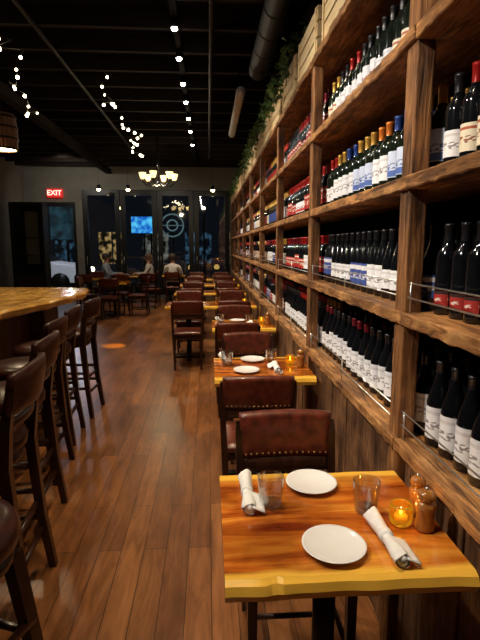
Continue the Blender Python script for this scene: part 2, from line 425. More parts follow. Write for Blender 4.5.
# ------------------------------------------------------------------ bottles
def prof_bordeaux(): return [(0, .003), (.03, 0), (.0365, .004), (.037, .02), (.037, .185), (.034, .203), (.021, .222), (.0155, .24), (.0145, .26), (.0145, .285), (.016, .287), (.016, .295), (.0, .296)]
def prof_burg(): return [(0, .003), (.034, 0), (.040, .005), (.040, .15), (.036, .175), (.026, .205), (.018, .235), (.0148, .26), (.0145, .285), (.016, .287), (.016, .295), (0, .296)]
def mkmesh(fn, name, mats): g = G(); fn(g); return g.mesh(name, mats)
bm_mesh = {}
for sh, pf in (('a', prof_bordeaux()), ('b', prof_burg())):
    for gm in ('bottle', 'bottleg'):
        bm_mesh[sh+gm] = mkmesh(lambda g: g.lathe(pf, 18), 'wine_bottle', [M[gm]])
cap_mesh = {k_: mkmesh(lambda g: g.lathe([(.0158, .238), (.0155, .25), (.0155, .284), (.0172, .286), (.0172, .296), (.0, .2975)], 14), 'foil_capsule', [m_]) for k_, m_ in caps.items()}
lab_mesh = {}
for sh, rr in (('a', .0376), ('b', .0406)):
    for sz, (z0, z1, aw) in (('t', (.05, .155, 1.45)), ('s', (.045, .125, 1.45)), ('l', (.03, .14, 1.45)), ('q', (.03, .078, .75))):
        for k_, m_ in labs.items():
            def f(g):
                g.lathe([(rr, z0), (rr, z1)], 14, a0=PI-aw, a1=PI+aw)
            lab_mesh[sh+sz+k_] = mkmesh(f, 'bottle_label', [m_])
CFG = {
 (0,0): (['black'], ['white'], 'l', 'b', 'bottle'), (0,1): (['black'], ['redsq'], 'q', 'a', 'bottle'),
 (0,2): (['red', 'red', 'black'], ['white', 'white', 'cream'], 't', 'a', 'bottle'), (0,3): (['gold', 'black', 'wine'], ['cream', 'white'], 't', 'a', 'bottle'),
 (1,0): (['black', 'black', 'wine'], ['white'], 's', 'b', 'bottle'), (1,1): (['black'], ['white', 'white', 'white', 'navy', 'white'], 's', 'b', 'bottle'),
 (1,2): (['gold', 'orange', 'blue', 'blue', 'red', 'gold'], ['blue', 'blue', 'white', 'white', 'navy'], 't', 'a', 'bottleg'),
 (1,3): (['black', 'gold', 'red', 'black'], ['white', 'cream', 'white', 'redwhite'], 't', 'a', 'bottleg'),
 (2,0): (['black', 'red'], ['white'], 's', 'b', 'bottle'), (2,1): (['red', 'wine'], ['red', 'red', 'white'], 't', 'a', 'bottle'),
 (2,2): (['red'], ['red', 'redwhite', 'red'], 't', 'a', 'bottle'), (2,3): (['red', 'wine', 'black'], ['white', 'red'], 't', 'a', 'bottle')}
LN = ['lowest', 'second', 'third', 'top']
desc = {'black': 'black', 'red': 'red', 'gold': 'gold', 'blue': 'blue', 'wine': 'burgundy', 'orange': 'orange', 'white': 'cream'}
ldesc = {'white': 'white', 'cream': 'cream', 'blue': 'pale blue', 'navy': 'navy', 'redsq': 'small red square', 'redwhite': 'red and white', 'red': 'red'}
count = 0
stuff = G()
stmats = [M['bottle'], caps['black'], caps['red'], caps['gold'], labs['white'], labs['cream'], labs['red'], labs['navy']]
def put(bay, lev, x, y, parts):
    global count
    key = (bay, lev)
    if key in CFG: cs, ls, sz, sh, gm = CFG[key]
    else: cs, ls, sz, sh, gm = (['black', 'red', 'gold', 'wine'], ['white', 'cream', 'red', 'white', 'navy'], 't', 'a', 'bottle')
    rn = random.Random(int(y/0.21)*13+bay*101+lev*7)
    c = rn.choice(cs); l = rn.choice(ls)
    if sz in 'ts': sz = rn.choice(['t', 's', 's', 'l'] if sz == 's' else ['t', 't', 's'])
    z = LEV[lev]+.0005
    rz = R.uniform(.3, .8)
    o = bpy.data.objects.new('wine_bottle', bm_mesh[sh+gm]); C.objects.link(o)
    o.location = (x, y, z); o.rotation_euler = (0, 0, rz)
    tag(o, 'dark glass wine bottle, %s foil capsule and %s label' % (desc[c], ldesc[l]), 'bottle', None, 'wine bottles on the %s shelf' % LN[lev])
    for nm, me in (('foil_capsule', cap_mesh[c]), ('bottle_label', lab_mesh[sh+sz+l])):
        p = bpy.data.objects.new(nm, me); C.objects.link(p); p.parent = o
    count += 1
def putstuff(bay, lev, x, y):
    rn = random.Random(int(y/0.5)*13+bay*101+lev*7)
    c = rn.choice([1, 2, 3, 2]); l = rn.choice([4, 4, 5, 6, 6, 7, 4])
    z = LEV[lev]+.0005
    stuff.lathe([(0, 0), (.037, .002), (.037, .19), (.015, .235), (.0145, .29), (0, .29)], 8, (x, y, z), 0)
    stuff.lathe([(.0165, .24), (.0165, .296), (0, .297)], 6, (x, y, z), c)
    stuff.lathe([(.0385, .05), (.0385, .15)], 6, (x, y, z), l, a0=PI-.9, a1=PI+1.7)
for bay in range(9):
    y0 = POSTS[bay]; y1 = min(POSTS[bay+1], YF)
    n = 16; st = (y1-y0-.02)/n
    for lev in range(4):
        for i in range(n):
            y = y0+.055+st*i+R.uniform(-.003, .003)
            if y < .72: continue
            if bay == 8 and y > YF-.08: continue
            xf = SX0+.118
            if bay <= 2 or (bay == 3 and lev < 2):
                put(bay, lev, xf+R.uniform(-.004, .004), y, True)
            else:
                putstuff(bay, lev, xf, y)
            if bay <= 1 and (bay == 0 or i % 3 != 2) and y > .95 and count < 296:
                put(bay, lev, xf+.105, y+.02, True)
            elif bay > 1:
                if lev != 2 or bay > 2: putstuff(bay, lev, xf+.105, y)
print('bottles', count)
stuff.obj('wine_bottles', stmats, kind='stuff', label='rows of dark wine bottles with mixed labels on shelving', cat='bottles')

# ------------------------------------------------------------------ crates & ivy
y = 1.6; ci = 0
while y < 13.6:
    g = G(); L = .60; W = .27; H = .27
    for zz in (0.0, .093, .186):
        g.box(0, .012, 0, L, zz, zz+.078); g.box(W-.012, W, 0, L, zz, zz+.078)
        g.box(.012, W-.012, 0, .012, zz, zz+.078); g.box(.012, W-.012, L-.012, L, zz, zz+.078)
    for cx in (.014, W-.034):
        for cy in (.014, L-.034): g.box(cx, cx+.02, cy, cy+.02, 0, H)
    g.box(-.008, 0, .02, .05, 0, H-.01); g.box(-.008, 0, L-.05, L-.02, 0, H-.01)
    g.box(.012, W-.012, .012, L-.012, 0, .01)
    g.obj('planter_crate', M['crate'], loc=(SX0-.005, y, LEV[4]+.001), label='pale slatted pine crate holding greenery on top of shelving', cat='crate', group='pine crates along the shelf top')
    if ci >= 3:
        g = G()
        for q in range(120 if y < 8 else 60):
            t = R.random()
            if t < .72: p = Vector((R.uniform(-.03, W), R.uniform(.02, L-.02), R.uniform(H, H+.26)))
            else:
                p = Vector((-R.uniform(.03, .08), R.choice((.12, .45))+R.gauss(0, .04), H+.08-R.uniform(.0, .3)))
            s = R.uniform(.025, .045)
            e = Euler((R.uniform(-1, 1), R.uniform(-1, 1), R.uniform(0, 6.28))).to_matrix()
            sh = [(0, -1, 0), (.7, -.2, .15), (.35, .4, .05), (0, 1.1, -.1), (-.35, .4, .05), (-.7, -.2, .15)]
            g.add([p+e @ (Vector(v)*s) for v in sh], [(0, 1, 2, 3), (0, 3, 4, 5)])
        for yy in (.12, .45):
            g.tube([(W/2, yy, .02), (.05, yy, H+.06), (-.04, yy+.02, H), (-.05, yy, .06)], .004, 5)
        g.obj('trailing_ivy', M['leaf'], loc=(SX0-.005, y, LEV[4]+.012), label='leafy green trailing ivy spilling from a pine crate', cat='plant', group='ivy plants along the shelf top')
    y += .73; ci += 1

# ------------------------------------------------------------------ ducts on ceiling
root = empty('duct_pipe', (.42, 6.2, 3.42), label='pale galvanised metal duct tube under dark ceiling', cat='duct')
g = G(); g.tube([(0, 0, 0), (0, 2.3, 0)], .055, 16); g.obj('duct_tube', M['duct'], root)
for q in (.3, 2.0):
    g = G(); g.box(-.01, .01, q-.012, q+.012, .05, ZC-3.42-.001); g.obj('hanger_strap', M['iron'], root)
root = empty('duct_pipe', (.62, .8, 3.62), label='dark painted round ventilation duct above shelving', cat='duct')
g = G(); g.tube([(0, 0, 0), (0, 5.3, 0)], .115, 20)
for q in range(12): g.tube([(0, .1+q*.45, 0), (0, .12+q*.45, 0)], .12, 20)
g.obj('duct_tube', M['ductd'], root)
for q in (.5, 2.6, 4.8):
    g = G(); g.box(-.01, .01, q-.012, q+.012, .11, ZC-3.62-.001); g.obj('hanger_strap', M['iron'], root)

# ------------------------------------------------------------------ track lights
TY = [1.6, 2.6, 3.5, 4.3, 5.0, 5.75, 6.6, 7.4, 8.3, 9.2, 10.4]
root = empty('track_light', (-.3, TY[0], 3.7), label='small black spotlight head glowing on ceiling track', cat='lamp', group='spotlights on the ceiling track')
g = G(); g.lathe([(.0, 0), (.035, 0), (.035, -.08), (.03, -.085), (.028, -.075)], 14); g.obj('lamp_housing', M['iron'], root)
g = G(); g.sphere((0, 0, -.085), .031, 0); g.obj('lamp_bulb', M['bulbw'], root)
for y in TY[1:]: dup(root, (-.3, y, 3.7))

# ------------------------------------------------------------------ tables
def make_table(W, D=.545):
    root = empty('dining_table', label='live-edge glossy orange wood table on black pedestal', cat='table')
    g = G(); n = 44; vs = []; fs = []
    rr = random.Random(3)
    ph = [rr.uniform(0, 6) for _ in range(6)]
    def wv(x, o): return .002*math.sin(x*9+ph[o])+.0015*math.sin(x*23+ph[o+1])+.001*math.sin(x*47+ph[o+2])
    for i in range(n+1):
        x = -W/2+W*i/n; a = wv(x, 0); b = wv(x, 3)
        notch = .010*math.exp(-((x+.19)/.014)**2)
        pr = [(-D/2+.014+a+notch, 0), (-D/2-.002+a+notch, -.008), (-D/2-.010+a*1.3+notch*.4, -.028), (-D/2+.0+a*.6, -.05),
              (D/2-.0+b, -.05), (D/2+.010+b, -.026), (D/2-.004+b, 0), (D/2-.06, .0), (-D/2+.07, .0)]
        vs += [(x, p, q) for p, q in pr]
    k_ = 9
    for i in range(n):
        for j in range(k_):
            q = (j+1) % k_; fs.append((i*k_+j, (i+1)*k_+j, (i+1)*k_+q, i*k_+q))
    fs.append(tuple(range(k_))); fs.append(tuple(n*k_+j for j in range(k_))[::-1])
    g.add(vs, fs)
    g.obj('tabletop', M['table'], root, loc=(0, 0, .76))
    cols = [0] if W < .9 else [-W/4, W/4]
    for cx in cols:
        g = G(); g.tube([(cx, 0, .03), (cx, 0, .70)], .035, 14); g.box(cx-.15, cx+.15, -.15, .15, .70, .709); g.obj('pedestal_column', M['iron'], root)
        g = G(); g.box(cx-.22, cx+.22, -.03, .03, 0, .03); g.box(cx-.03, cx+.03, -.22, -.03, 0, .03); g.box(cx-.03, cx+.03, .03, .22, 0, .03)
        g.obj('pedestal_foot', M['iron'], root, bevel=.004)
    return root
TX = .342; TW = .62
t1 = make_table(TW); t1.location = (TX, 1.30, 0); t1['group'] = 'small live-edge tables along the wine wall'
T_Y = [1.30, 3.08, 4.85]
for y in T_Y[1:]: dup(t1, (TX, y, 0))
tw = make_table(1.22); tw.location = (.03, 6.62, 0); tw['group'] = 'wide live-edge tables along the wine wall'
tw['label'] = 'long live-edge glossy orange wood table with two pedestals'
WY = [6.62, 8.4, 10.15, 11.9]
for y in WY[1:]: dup(tw, (.03, y, 0))
FT = [(-2.1, 10.9), (-3.0, 12.4), (-2.2, 13.35), (-.95, 13.5)]
for (x, y) in FT: dup(t1, (x, y, 0), label='small wooden dining table near the glass doors', group='small tables near the glass doors')

# ------------------------------------------------------------------ chairs
def make_chair():
    root = empty('dining_chair', label='dark wood dining chair with burgundy leather pads and nailheads', cat='chair')
    g = G(); g.pillow(lambda u, v, w: Vector((u*.205*(1-.04*(1-v)), v*.205, .455+w+(.012*(1-u*u)*(1-v*v)))), 12, 10, .055, .5)
    g.obj('seat', M['leather'], root)
    g = G(); g.box(-.185, .185, -.185, .185, .385, .43); g.obj('seat_frame', M['dark'], root, bevel=.004)
    for sx in (-1, 1):
        g = G(); g.tube([(sx*.17, .17, .385), (sx*.17, .17, .2), (sx*.165, .172, 0)], [.024, .021, .016], 4, smooth=False); g.obj('leg', M['dark'], root)
        g = G(); g.tube([(sx*.165, -.235, 0), (sx*.17, -.2, .2), (sx*.178, -.188, .43), (sx*.186, -.205, .62), (sx*.190, -.232, .80), (sx*.190, -.240, .85)],
                        [.017, .021, .025, .022, .019, .015], 4, smooth=False); g.obj('leg', M['dark'], root)
    def bk(z): return -.205-.04*max(0, (z-.62)/.24)
    g = G(); g.pillow(lambda u, v, w: Vector((u*.184*(1+.02*v), bk(.79+v*.085)-.012*(1-u*u)+w, .79+v*.085+.008*(1-u*u)*(1 if v > 0 else 0)*v)), 14, 8, .045, .7)
    g.obj('backrest', M['leather'], root)
    g = G(); g.pillow(lambda u, v, w: Vector((u*.178, bk(.675+v*.03)-.010*(1-u*u)+w, .675+v*.028)), 12, 3, .028, .85)
    g.obj('back_rail', M['dark'], root)
    g = G()
    for q in range(15):
        u = -.93+1.86*q/14
        for sd in (-1, 1):
            g.sphere((u*.176, bk(.72)-.012*(1-u*u)+sd*.0205, .719), .005, 0, 6, 4)
    g.obj('nailhead_trim', M['brass'], root, kind='stuff')
    g = G(); g.tube([(-.165, .17, .16), (-.165, -.21, .16)], .011, 6); g.tube([(.165, .17, .16), (.165, -.21, .16)], .011, 6); g.tube([(-.165, 0, .16), (.165, 0, .16)], .011, 6)
    g.obj('stretcher', M['dark'], root)
    return root
ch = make_chair(); ch.location = (TX-.035, 1.62, 0); ch.rotation_euler = (0, 0, PI)
GRP = 'dining chairs along the wine wall'; ch['group'] = GRP
def chair(x, y, face, grp=GRP): dup(ch, (x, y, 0), face, group=grp)
for y in T_Y:
    if y > 1.5:
        chair(TX-.085+R.uniform(-.01, .01), y-.42, R.uniform(-.05, .05))
        chair(TX-.04+R.uniform(-.02, .02), y+.36, PI+R.uniform(-.05, .05))
for y in WY:
    for x in (-.28, .34):
        chair(x+R.uniform(-.02, .02), y-.46, R.uniform(-.06, .06)); chair(x, y+.42, PI+R.uniform(-.06, .06))
g2 = 'dining chairs near the glass doors'
for (x, y) in FT[:2]:
    chair(x, y-.48, .1, g2); chair(x, y+.48, PI-.1, g2)
chair(-2.62, 10.9, -PI/2, g2); chair(-1.58, 10.9, PI/2, g2)
chair(-2.2-.57, 13.40, -PI/2, g2); chair(-2.2+.57, 13.35, PI/2, g2); chair(-.95+.0, 13.0, 0, g2); chair(-.95, 13.98, PI, g2)
chair(-1.45, 12.3, -.2, g2)

# ------------------------------------------------------------------ bar & stools
def bar():
    root = empty('bar_counter', (-1.6, 4.0, 0), label='long bar, thick honey live-edge wood top, dark panelled front', cat='bar counter')
    out = [(-1.40, .6), (-1.42, 1.6), (-1.46, 2.4), (-1.58, 3.1), (-1.62, 3.6), (-1.52, 4.05), (-1.42, 4.5), (-1.36, 5.0), (-1.36, 5.4), (-1.42, 5.75),
           (-1.8, 5.9), (-2.8, 5.95), (-4.0, 5.9), (-4.0, 5.2), (-2.8, 5.2), (-2.4, 4.9), (-2.35, 4.2), (-2.35, 2.0), (-2.35, .6)]
    pts = []
    for i in range(len(out)):
        a = Vector(out[i]+(0,)); b = Vector(out[(i+1) % len(out)]+(0,))
        for q in range(4):
            p = a.lerp(b, q/4); p += Vector((R.uniform(-.026, .026), R.uniform(-.012, .012), 0)); pts.append(p)
    n = len(pts); g = G()
    zs = [(0.985, -.01), (1.005, .012), (1.04, .018), (1.06, .0)]
    vs = []
    for z, ex in zs:
        for p in pts:
            vs.append((p.x+1.6+(ex if p.x > -1.7 else 0), p.y-4.0, z))
    fs = []
    for j in range(3):
        for i in range(n):
            q = (i+1) % n; fs.append((j*n+i, j*n+q, (j+1)*n+q, (j+1)*n+i))
    fs.append(tuple(3*n+i for i in range(n))); fs.append(tuple(range(n))[::-1])
    g.add(vs, fs); g.obj('countertop', M['bartop'], root)
    g = G(); y = .62
    def P(x0, x1, y0, y1, z0, z1): g.box(x0+1.6, x1+1.6, y0-4, y1-4, z0, z1)
    while y < 5.2:
        P(-1.90+R.uniform(0, .01), -1.86, y, y+.136, 0, .984); y += .14
    P(-2.2, -1.90, .62, 5.2, 0, .98)
    P(-3.9, -1.90, 5.3, 5.55, 0, .98)
    P(-1.90, -1.7, 5.05, 5.5, 0, .98)
    g.obj('counter_front', M['barwood'], root)
    g = G(); g.tube([(-.12, -3.3, .2), (-.12, 1.0, .2)], .02, 10)
    for q in range(5): g.tube([(-.12, -3.2+q*1.03, .2), (-.28, -3.2+q*1.03, .2)], .01, 6)
    g.obj('foot_rail', M['brass'], root)
bar()
def make_stool():
    root = empty('bar_stool', label='tall dark wood bar stool, padded leather seat, curved back', cat='stool', group='bar stools along the counter')
    g = G()
    prof = [(0, .69), (.19, .69), (.21, .71), (.215, .74), (.205, .77), (.16, .787), (0, .79)]
    g.lathe(prof, 26); g.obj('seat', M['leatherd'], root)
    g = G(); g.lathe([(0, .645), (.185, .645), (.195, .655), (.195, .689), (0, .689)], 26); g.obj('seat_frame', M['dark'], root)
    for sx in (-1, 1):
        g = G(); g.tube([(sx*.13, .13, .65), (sx*.16, .165, .3), (sx*.185, .20, 0)], [.032, .028, .022], 4, smooth=False); g.obj('leg', M['dark'], root)
        g = G(); g.tube([(sx*.19, -.24, 0), (sx*.17, -.205, .3), (sx*.168, -.18, .68), (sx*.18, -.2, .85), (sx*.19, -.235, 1.02), (sx*.19, -.24, 1.05)],
                        [.024, .028, .032, .028, .022, .016], 4, smooth=False); g.obj('leg', M['dark'], root)
    def bk(z): return -.2-.04*max(0, (z-.85)/.22)
    g = G(); g.pillow(lambda u, v, w: Vector((u*.205, bk(.985+v*.08)-.045*(1-u*u)+w, .985+v*.08+.02*(1-u*u)*max(0, v))), 14, 8, .042, .6)
    g.obj('backrest', M['leatherd'], root)
    g = G(); g.pillow(lambda u, v, w: Vector((u*.175, bk(.85)-.035*(1-u*u)+w+.01, .855+v*.02)), 12, 3, .028, .8); g.obj('back_rail', M['dark'], root)
    g = G()
    for z, k_ in ((.22, .0), (.36, -.01)):
        a = .172+k_; b = .185+k_
        g.tube([(-a, b-.01, z), (a, b-.01, z)], .014, 6); g.tube([(-a, -b-.02, z), (a, -b-.02, z)], .014, 6)
        g.tube([(-a, b-.01, z+.05), (-a, -b-.02, z+.05)], .014, 6); g.tube([(a, b-.01, z+.05), (a, -b-.02, z+.05)], .014, 6)
    g.obj('footrest', M['dark'], root)
    return root
st = make_stool(); st.location = (-.76, 1.27, 0); st.rotation_euler = (0, 0, -.35)
for x, y, a in ((-1.0, 2.0, .06), (-1.12, 2.6, .05), (-1.25, 3.22, .0), (-1.32, 3.84, .06), (-1.30, 4.47, -.05)):
    dup(st, (x, y, 0), PI/2+a)

# ------------------------------------------------------------------ table ware
ZT = .7605
g = G(); g.lathe([(0, .004), (.05, .0), (.054, .0), (.06, .006), (.080, .015), (.084, .018), (.084, .020), (.078, .018), (.058, .0095), (0, .008)], 48)
pl = g.obj('dinner_plate', M['ceramic'], loc=(.334, 1.475, ZT), label='round white ceramic side plate, empty, on wood table', cat='plate', group='white plates on the tables')
pl0 = pl
def plate(x, y): dup(pl0, (x, y, ZT))
plate(.322, 1.138)
def make_napkin():
    root = empty('napkin_roll', label='rolled white cloth napkin holding cutlery with thin band', cat='napkin', group='rolled napkins on the tables')
    g = G(); n = 16; seg = 20; vs = []; fs = []
    rad = [.019, .021, .021, .0195, .018, .017, .016, .0155, .016, .017, .018, .019, .020, .021, .022, .023, .024]
    for i in range(n+1):
        y = -.105+.21*i/n
        for k_ in range(seg):
            a = 2*PI*k_/seg
            r = rad[i]*(1+.07*math.sin(a*3+i*.25)+.05*math.sin(a*7-i*.5))
            vs.append((r*math.cos(a), y+.006*math.sin(a*2), .022+.92*r*math.sin(a)))
    for i in range(n):
        for k_ in range(seg):
            q = (k_+1) % seg; fs.append((i*seg+k_, i*seg+q, (i+1)*seg+q, (i+1)*seg+k_))
    g.add(vs, fs, 0, True)
    for rr in (.013, .007):
        g.tube([(0, -.108, .022), (.001, 0, .02), (0, .108, .022)], [rr, rr*.9, rr], 12, 0)
    g.pillow(lambda u, v, w: Vector((.012+.018*(u+1), -.06+v*.05, .012+.010*(1-u)*.8+w)), 5, 5, .004, .8)
    g.obj('napkin_cloth', M['linen'], root)
    g = G(); g.tube([(0, -.012, .022), (0, .012, .022)], .0192, 20); g.obj('napkin_band', M['linen'], root)
    g = G(); g.tube([(.003, .09, .024), (.004, .115, .024)], [.004, .005], 8, flat=.4); g.obj('cutlery_tip', M['steel'], root)
    return root
nk = make_napkin(); nk.location = (.115, 1.415, ZT); nk.rotation_euler = (0, 0, -.02)
dup(nk, (.468, 1.155, ZT), .03)
g = G(); g.lathe([(0, 0), (.03, 0), (.033, .003), (.036, .03), (.041, .095), (.0408, .0975), (.0392, .0975), (.0385, .095), (.034, .03), (.031, .020), (0, .017)], 32)
g.lathe([(0, .0015), (.0315, .0015), (.0318, .015), (0, .0155)], 32)
gl = g.obj('water_tumbler', M['glass'], loc=(.184, 1.365, ZT), label='clear empty glass tumbler standing on wood table', cat='glass', group='glass tumblers on the tables')
def tumb(x, y): dup(gl, (x, y, ZT))
tumb(.466, 1.315)
amb = glass_mat('glowing_amber_glass', (.85, .5, .07), .1, 1.25); amb.node_tree.nodes['Principled BSDF'].inputs['Emission Color'].default_value = (1, .45, .02, 1)
amb.node_tree.nodes['Principled BSDF'].inputs['Emission Strength'].default_value = .09  # emission puts the candle's glow into the glass itself
root = empty('candle_holder', (.545, 1.245, ZT), label='small amber glass votive holder with lit candle', cat='candle', group='amber votive candles on the tables')
g = G(); g.lathe([(0, 0), (.024, 0), (.031, .008), (.034, .03), (.031, .055), (.029, .062), (.027, .062), (.029, .05), (.031, .03), (.028, .012), (0, .008)], 18); g.obj('glass_cup', amb, root)
g = G(); g.lathe([(0, .009), (.019, .009), (.019, .026), (0, .026)], 14); g.obj('candle', plain('glowing_candle_wax', (.85, .6, .2), .5, emis=(1, .6, .08), es=.15), root)  # flame glow on the wax is put in as emission
g = G(); g.lathe([(0, .028), (.004, .033), (.0035, .04), (0, .052)], 8); g.obj('flame', emit('candle_flame', (1, .75, .3), 9), root)
cd = root
millw = wood('varnished_mill_wood', [(.2, .06, .012), (.38, .14, .028), (.52, .23, .05)], 2, .2, 20, .6, 6, .02)
def mill(loc, s, lab):
    root = empty('pepper_mill', loc, label=lab, cat='pepper mill')
    g = G(); g.lathe([(0, 0), (.026*s, 0), (.029*s, .006), (.027*s, .02), (.024*s, .035), (.025*s, .052), (.030*s, .066), (.028*s, .080), (.018*s, .088), (0, .088)], 24); g.obj('mill_body', millw, root)
    g = G(); g.lathe([(0, .088), (.020*s, .088), (.026*s, .094), (.027*s, .102), (.022*s, .112), (.010*s, .117), (0, .118)], 24); g.obj('mill_head', millw, root)
    g = G(); g.sphere((0, 0, .121), .005); g.obj('knob', M['steel'], root)
    g = G(); g.tube([(0, 0, .0865), (0, 0, .0905)], .0215*s, 20); g.obj('mill_ring', M['brass'], root)
    return root
mill((.602, 1.215, ZT), 1.0, 'turned varnished wood pepper mill beside amber candle')
mill((.614, 1.295, ZT), .85, 'smaller turned wood salt mill behind the pepper mill')
for y in T_Y[1:]:
    plate(.235, y-.13); plate(.30, y+.16); tumb(.12, y+.05); tumb(.42, y+.08)
    dup(nk, (.43, y-.10, ZT), PI); dup(nk, (.10, y+.18, ZT), .1)
    dup(cd, (.545, y+.05, ZT))
    mill((.60, y-.03, ZT), .9, 'turned varnished wood pepper mill beside amber candle')
for y in WY:
    for x in (-.3, .3):
        plate(x, y-.13); tumb(x-.17, y+.08); dup(nk, (x+.17, y-.1, ZT), PI)
    dup(cd, (.5, y+.03, ZT))
for (x, y) in FT: plate(x-.05, y+.17); tumb(x+.02, y+.0)

# ------------------------------------------------------------------ pendant lamp over bar
root = empty('pendant_lamp', (-1.95, 4.95, 2.46), label='slatted wooden barrel pendant lamp with glowing underside above bar', cat='lamp')
g = G()
for q in range(24):
    a = 2*PI*q/24; a2 = a+2*PI/24*.94
    vs = []; prf = [(.125, 0), (.135, .1), (.135, .2), (.122, .30), (.11, .33)]
    for r_, z_ in prf:
        for aa in (a, a2):
            for d_ in (0, -.008): vs.append(((r_+d_)*math.cos(aa), (r_+d_)*math.sin(aa), z_))
    fs = []
    for j in range(4):
        b = j*4; c = b+4
        fs += [(b, b+2, c+2, c), (b+1, c+1, c+3, b+3), (b, c, c+1, b+1), (b+2, b+3, c+3, c+2)]
    g.add(vs, fs)
g.lathe([(.11, .33), (.04, .345), (0, .345)], 24)
g.obj('lamp_shade', wood('barrel_wood', [(.06, .025, .01), (.16, .07, .025), (.25, .11, .04)], 2, .5, 20), root)
g = G()
for z, r_ in ((0, .127), (.095, .137), (.195, .137), (.29, .126)): g.lathe([(r_, z), (r_+.003, z), (r_+.003, z+.018), (r_, z+.018)], 24)
g.obj('hoop', M['iron'], root)
g = G(); g.lathe([(0, .012), (.08, .006), (.115, .012), (.115, .02), (0, .02)], 24); g.obj('glowing_diffuser', M['bulb'], root)
g = G(); g.tube([(0, 0, .345), (0, 0, ZC-2.46-.001)], .005, 6); g.obj('cord', M['iron'], root)

# chandelier
root = empty('chandelier', (-1.0, 10.3, 2.80), label='bronze chandelier with six lit frosted upright glass shades', cat='chandelier')
g = G(); g.tube([(0, 0, .0), (0, 0, ZC-2.80-.001)], .012, 8); g.sphere((0, 0, .03), .05); g.sphere((0, 0, .38), .035); g.obj('stem', M['iron'], root)
for q in range(6):
    a = 2*PI*q/6+.3; c, s = math.cos(a), math.sin(a); rr = .33
    g = G(); g.tube([(.03*c, .03*s, .04), (.15*c, .15*s, -.03), (.26*c, .26*s, -.01), (rr*c, rr*s, .06), (rr*c, rr*s, .10)], .015, 6); g.obj('arm', M['iron'], root)
    g = G(); g.lathe([(.03, .10), (.048, .12), (.06, .17), (.075, .225), (.071, .225), (.055, .17), (.04, .12)], 14, c=(rr*c, rr*s, 0)); g.obj('lamp_shade', M['shade'], root)
# string lights
def string(pts, n, lab, sd):
    rs = random.Random(sd)
    root = empty('string_light', (0, 0, 0), label=lab, cat='string lights')
    root.location = pts[0]
    P0 = Vector(pts[0]); P = [Vector(p)-P0 for p in pts]
    full = []
    for i in range(len(P)-1):
        for q in range(6):
            t = q/6; p = P[i].lerp(P[i+1], t); p.z -= .25*math.sin(PI*t)*(P[i+1]-P[i]).length*.3
            if i or q: p += Vector((rs.uniform(-.12, .12), rs.uniform(-.1, .1), rs.uniform(-.05, .03)))
            full.append(p)
    full.append(P[-1])
    g = G(); g.tube(full, .004, 5); g.obj('wire', M['iron'], root)
    for i in range(n):
        t = i/(n-1)*(len(full)-1); k_ = min(int(t), len(full)-2); p = full[k_].lerp(full[k_+1], t-k_)
        g = G(); g.sphere((p.x, p.y, p.z-.025), rs.uniform(.013, .024), 0, 8, 5); g.obj('light_bulb', M['bulb'], root)
string([(-1.2, 6.3, 3.6), (-1.35, 7.2, 3.5), (-1.05, 8.0, 3.35), (-1.35, 9.0, 3.4), (-1.25, 9.8, 3.3)], 24, 'string of small warm bulbs draped under the ceiling', 1)
string([(-1.95, 4.7, 3.55), (-1.95, 5.3, 3.5), (-2.3, 6.2, 3.4), (-2.35, 7.2, 3.4)], 15, 'string of small warm bulbs draped above the bar', 4)

for x in (-3.0, -2.2, .15):
    root = empty('ceiling_spotlight', (x, 13.9, 3.10), label='small glowing spotlight hanging near the glass doors', cat='lamp', group='spotlights near the glass doors')
    g = G(); g.lathe([(0, .12), (.05, .12), (.06, 0), (.055, 0), (.045, .1)], 12); g.tube([(0, 0, .12), (0, 0, ZC-3.1-.001)], .003, 6); g.obj('lamp_housing', M['iron'], root)
    g = G(); g.sphere((0, 0, .01), .06); g.obj('lamp_bulb', M['bulb'], root)

# exit sign
root = empty('exit_sign', (-4.36, 14.40, 2.92), label='rectangular glowing red EXIT sign on wall', cat='sign')
g = G(); g.box(-.22, .22, 0, .095, 0, .25); g.obj('sign_housing', plain('sign_red', (.3, .01, .01), .5, emis=(1, .03, .02), es=.55), root, bevel=.01)
cu = bpy.data.curves.new('EXIT', 'FONT'); cu.body = 'EXIT'; cu.size = .2; cu.extrude = .004; cu.offset = .003; cu.align_x = 'CENTER'; cu.align_y = 'CENTER'
to = bpy.data.objects.new('tmp', cu); C.objects.link(to)
bpy.context.view_layer.update()
me = bpy.data.meshes.new_from_object(to.evaluated_get(bpy.context.evaluated_depsgraph_get()))
bpy.data.objects.remove(to)
lo = bpy.data.objects.new('sign_lettering', me); C.objects.link(lo); lo.parent = root; lo.location = (0, -.006, .125); lo.rotation_euler = (PI/2, 0, 0)
me.materials.clear(); me.materials.append(emit('sign_letters', (1, .6, .5), 1.8))

root = empty('display_cabinet', (-4.4, 12.3, 0), label='tall black framed cabinet with mirror panel and shelves', cat='cabinet')
g = G(); g.box(-.4, .4, .28, .3, 0, 2.6); g.box(-.4, -.34, -.1, .28, 0, 2.6); g.box(.34, .4, -.1, .28, 0, 2.6); g.box(-.34, .34, -.1, .28, 2.52, 2.6); g.box(-.34, .34, -.1, .28, 0, .9)
g.obj('cabinet_frame', M['frame'], root, bevel=.01)
g = G(); g.box(-.16, .16, .26, .279, 1.1, 2.4); g.obj('mirror_panel', plain('mirror', (.3, .28, .22), .12, .8), root)
for z in (1.3, 1.75):
    g = G(); g.box(-.34, .34, 0, .25, z, z+.02); g.obj('shelf', M['frame'], root)
g = G(); g.box(-.3, .3, -.115, -.1, .1, .8); g.obj('cabinet_door', M['dark'], root)

